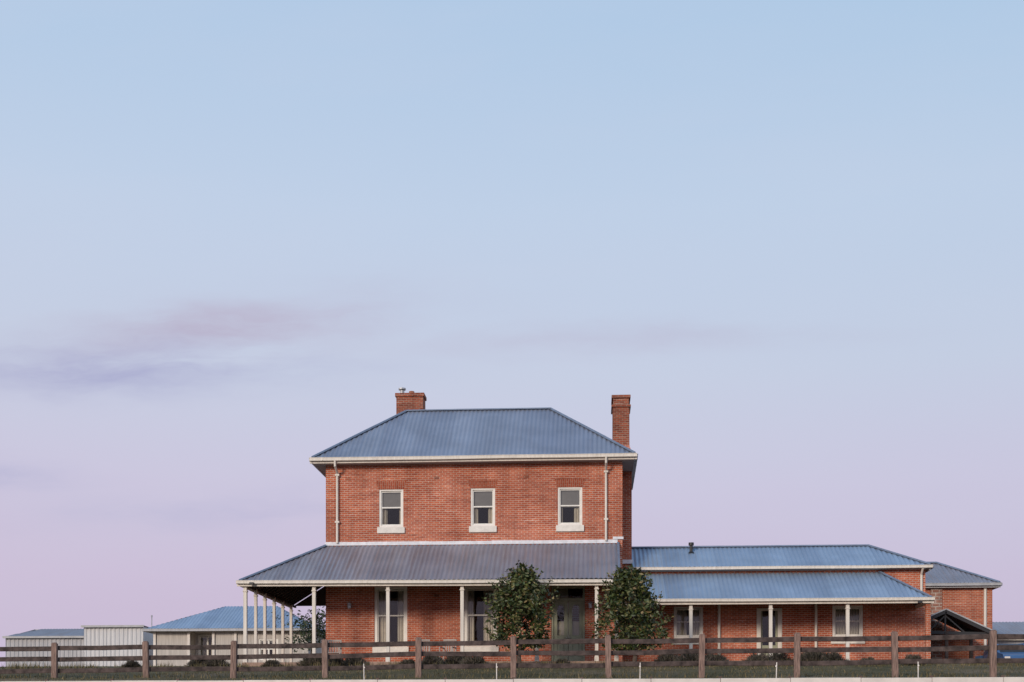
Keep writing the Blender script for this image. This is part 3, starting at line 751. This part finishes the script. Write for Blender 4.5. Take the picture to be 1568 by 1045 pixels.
# verandah chairs
def chair(x, y, rot):
    e = empty('garden_chair', (x, y, FLR)); b_ = B('frame', M['chair'], e)
    def L(px, py, pz): 
        c_, s__ = math.cos(rot), math.sin(rot); return (x+px*c_-py*s__, y+px*s__+py*c_, FLR+pz)
    for a in (-.26,.26):
        b_.beam(L(a,-.25,0),L(a,-.25,.62),.045,.045); b_.beam(L(a,.25,0),L(a,.32,.95),.045,.045); b_.beam(L(a,-.27,.62),L(a,.3,.62),.06,.04)
    for k in range(7): b_.beam(L(-.25,-.24+k*.08,.42),L(.25,-.24+k*.08,.42),.06,.03)
    for k in range(6): b_.beam(L(-.24+k*.096,.27,.45),L(-.24+k*.096,.32,.95),.05,.025)
    b_.beam(L(-.28,.32,.95),L(.28,.32,.95),.05,.06); b_.done(.006)
chair(-6.9, 51.9, .15); chair(-5.9, 51.9, -.2); chair(-10.6, 52.0, .1)

# ------------------------------------------------------------------ sky + light
Wd = bpy.data.worlds.new('World'); S.world = Wd; Wd.use_nodes = True
nt = Wd.node_tree; bg = nt.nodes['Background']
SUN_EL, SUN_AZ = 17, 205      # low soft light from behind the viewer, a little left
tc = N(nt, 'ShaderNodeTexCoord').outputs['Generated']
s = N(nt, 'ShaderNodeSeparateXYZ'); nt.links.new(tc, s.inputs[0])
grad = ramp(nt, s.outputs[2], [(0., lin(198,182,207)), (.06, lin(202,185,211)), (.12, lin(206,192,217)), (.19, lin(207,201,224)),
      (.27, lin(202,209,229)), (.38, lin(195,211,234)), (.50, lin(180,205,233)), (1., lin(130,168,214))])
ay = mathn(nt, 'MAXIMUM', mathn(nt, 'ABSOLUTE', s.outputs[1]), .05)
gx = mathn(nt, 'DIVIDE', s.outputs[0], ay); gz0 = mathn(nt, 'DIVIDE', s.outputs[2], ay)
cv0 = N(nt, 'ShaderNodeCombineXYZ'); nt.links.new(gx, cv0.inputs[0]); nt.links.new(gz0, cv0.inputs[1])
# billow the streak edges
wob = noise(nt, scalev(nt, cv0.outputs[0], (5, 16, 1)), 1., 4, .6)
gzz = mathn(nt, 'ADD', gz0, mathn(nt, 'MULTIPLY', mathn(nt, 'SUBTRACT', wob, .5), .05))
cv = N(nt, 'ShaderNodeCombineXYZ'); nt.links.new(gx, cv.inputs[0]); nt.links.new(gzz, cv.inputs[1])
nz = noise(nt, scalev(nt, cv.outputs[0], (3.2, 15, 1)), 1.6, 6, .6)
def blob(cx, cz, wx, wz, tilt=0.):
    dx = mathn(nt, 'SUBTRACT', gx, cx); dz = mathn(nt, 'SUBTRACT', mathn(nt, 'SUBTRACT', gzz, cz), mathn(nt, 'MULTIPLY', dx, tilt))
    a = mathn(nt, 'POWER', mathn(nt, 'ABSOLUTE', mathn(nt, 'DIVIDE', dx, wx)), 2.); b_ = mathn(nt, 'POWER', mathn(nt, 'ABSOLUTE', mathn(nt, 'DIVIDE', dz, wz)), 2.)
    return mathn(nt, 'EXPONENT', mathn(nt, 'MULTIPLY', mathn(nt, 'ADD', a, b_), -1.))
m1 = blob(-.37, .293, .15, .017, -.02); m2 = blob(-.30, .322, .15, .024, .10); m3 = blob(-.49, .208, .07, .012); m4 = blob(.02, .310, .18, .010)
m5 = blob(-.28, .185, .15, .014, .05)
wisp = ramp(nt, nz, [(.32, .08), (.62, 1.)])
def mul(a, b_): return mathn(nt, 'MULTIPLY', a, b_)
low = mathn(nt, 'MINIMUM', mul(wisp, mathn(nt, 'ADD', mul(m1, 1.1), mathn(nt, 'ADD', mul(m3, .7), mul(m5, .45)))), 1.)
hi = mathn(nt, 'MINIMUM', mul(wisp, mathn(nt, 'ADD', mul(m2, 1.0), mul(m4, .45))), 1.)
col = mixc(nt, hi, grad, lin(190,184,207)); col = mixc(nt, low, col, lin(172,174,209))
veil = mul(ramp(nt, noise(nt, scalev(nt, cv.outputs[0], (1.2, 5, 1)), 1.3, 4), [(.45, 0.), (.8, 1.)]), .22)
col = mixc(nt, veil, col, lin(212,214,232))
# sky a touch deeper and cooler to the right
rt = mul(ramp(nt, mathn(nt, 'ADD', mul(gx, 1.), .45), [(.25, 0.), (1., 1.)]), .35)
col = mixc(nt, rt, col, mixc(nt, 1., col, (.86, .96, .97, 1), 'MULTIPLY'))
sky = N(nt, 'ShaderNodeTexSky', sky_type='NISHITA'); sky.sun_disc = False
sky.sun_elevation = math.radians(SUN_EL); sky.sun_rotation = math.radians(SUN_AZ)
nsky = mixc(nt, 1., sky.outputs[0], (.08,.08,.08,1), 'MULTIPLY')
col = mixc(nt, .05, col, nsky)
nt.links.new(col, bg.inputs[0]); bg.inputs[1].default_value = 1.0

sl_ = bpy.data.lights.new('sun', 'SUN'); sl_.energy = 2.15; sl_.angle = math.radians(12); sl_.color = (1, .86, .73)
so_ = bpy.data.objects.new('sun', sl_); S.collection.objects.link(so_)
az = math.radians(SUN_AZ); el = math.radians(SUN_EL)
d = Vector((math.sin(az)*math.cos(el), math.cos(az)*math.cos(el), math.sin(el)))
so_.rotation_euler = d.to_track_quat('Z', 'Y').to_euler(); so_.location = (0, 0, 30)

# ------------------------------------------------------------------ camera: low on the slope, lens shifted up
cd = bpy.data.cameras.new('camera'); cam = bpy.data.objects.new('camera', cd); S.collection.objects.link(cam)
cd.lens = 45; cd.sensor_width = 36; cd.shift_y = .3875; cd.clip_end = 6000
cam.location = (0, 0, -1.43); cam.rotation_euler = (math.radians(90), 0, math.radians(3.605))
S.camera = cam
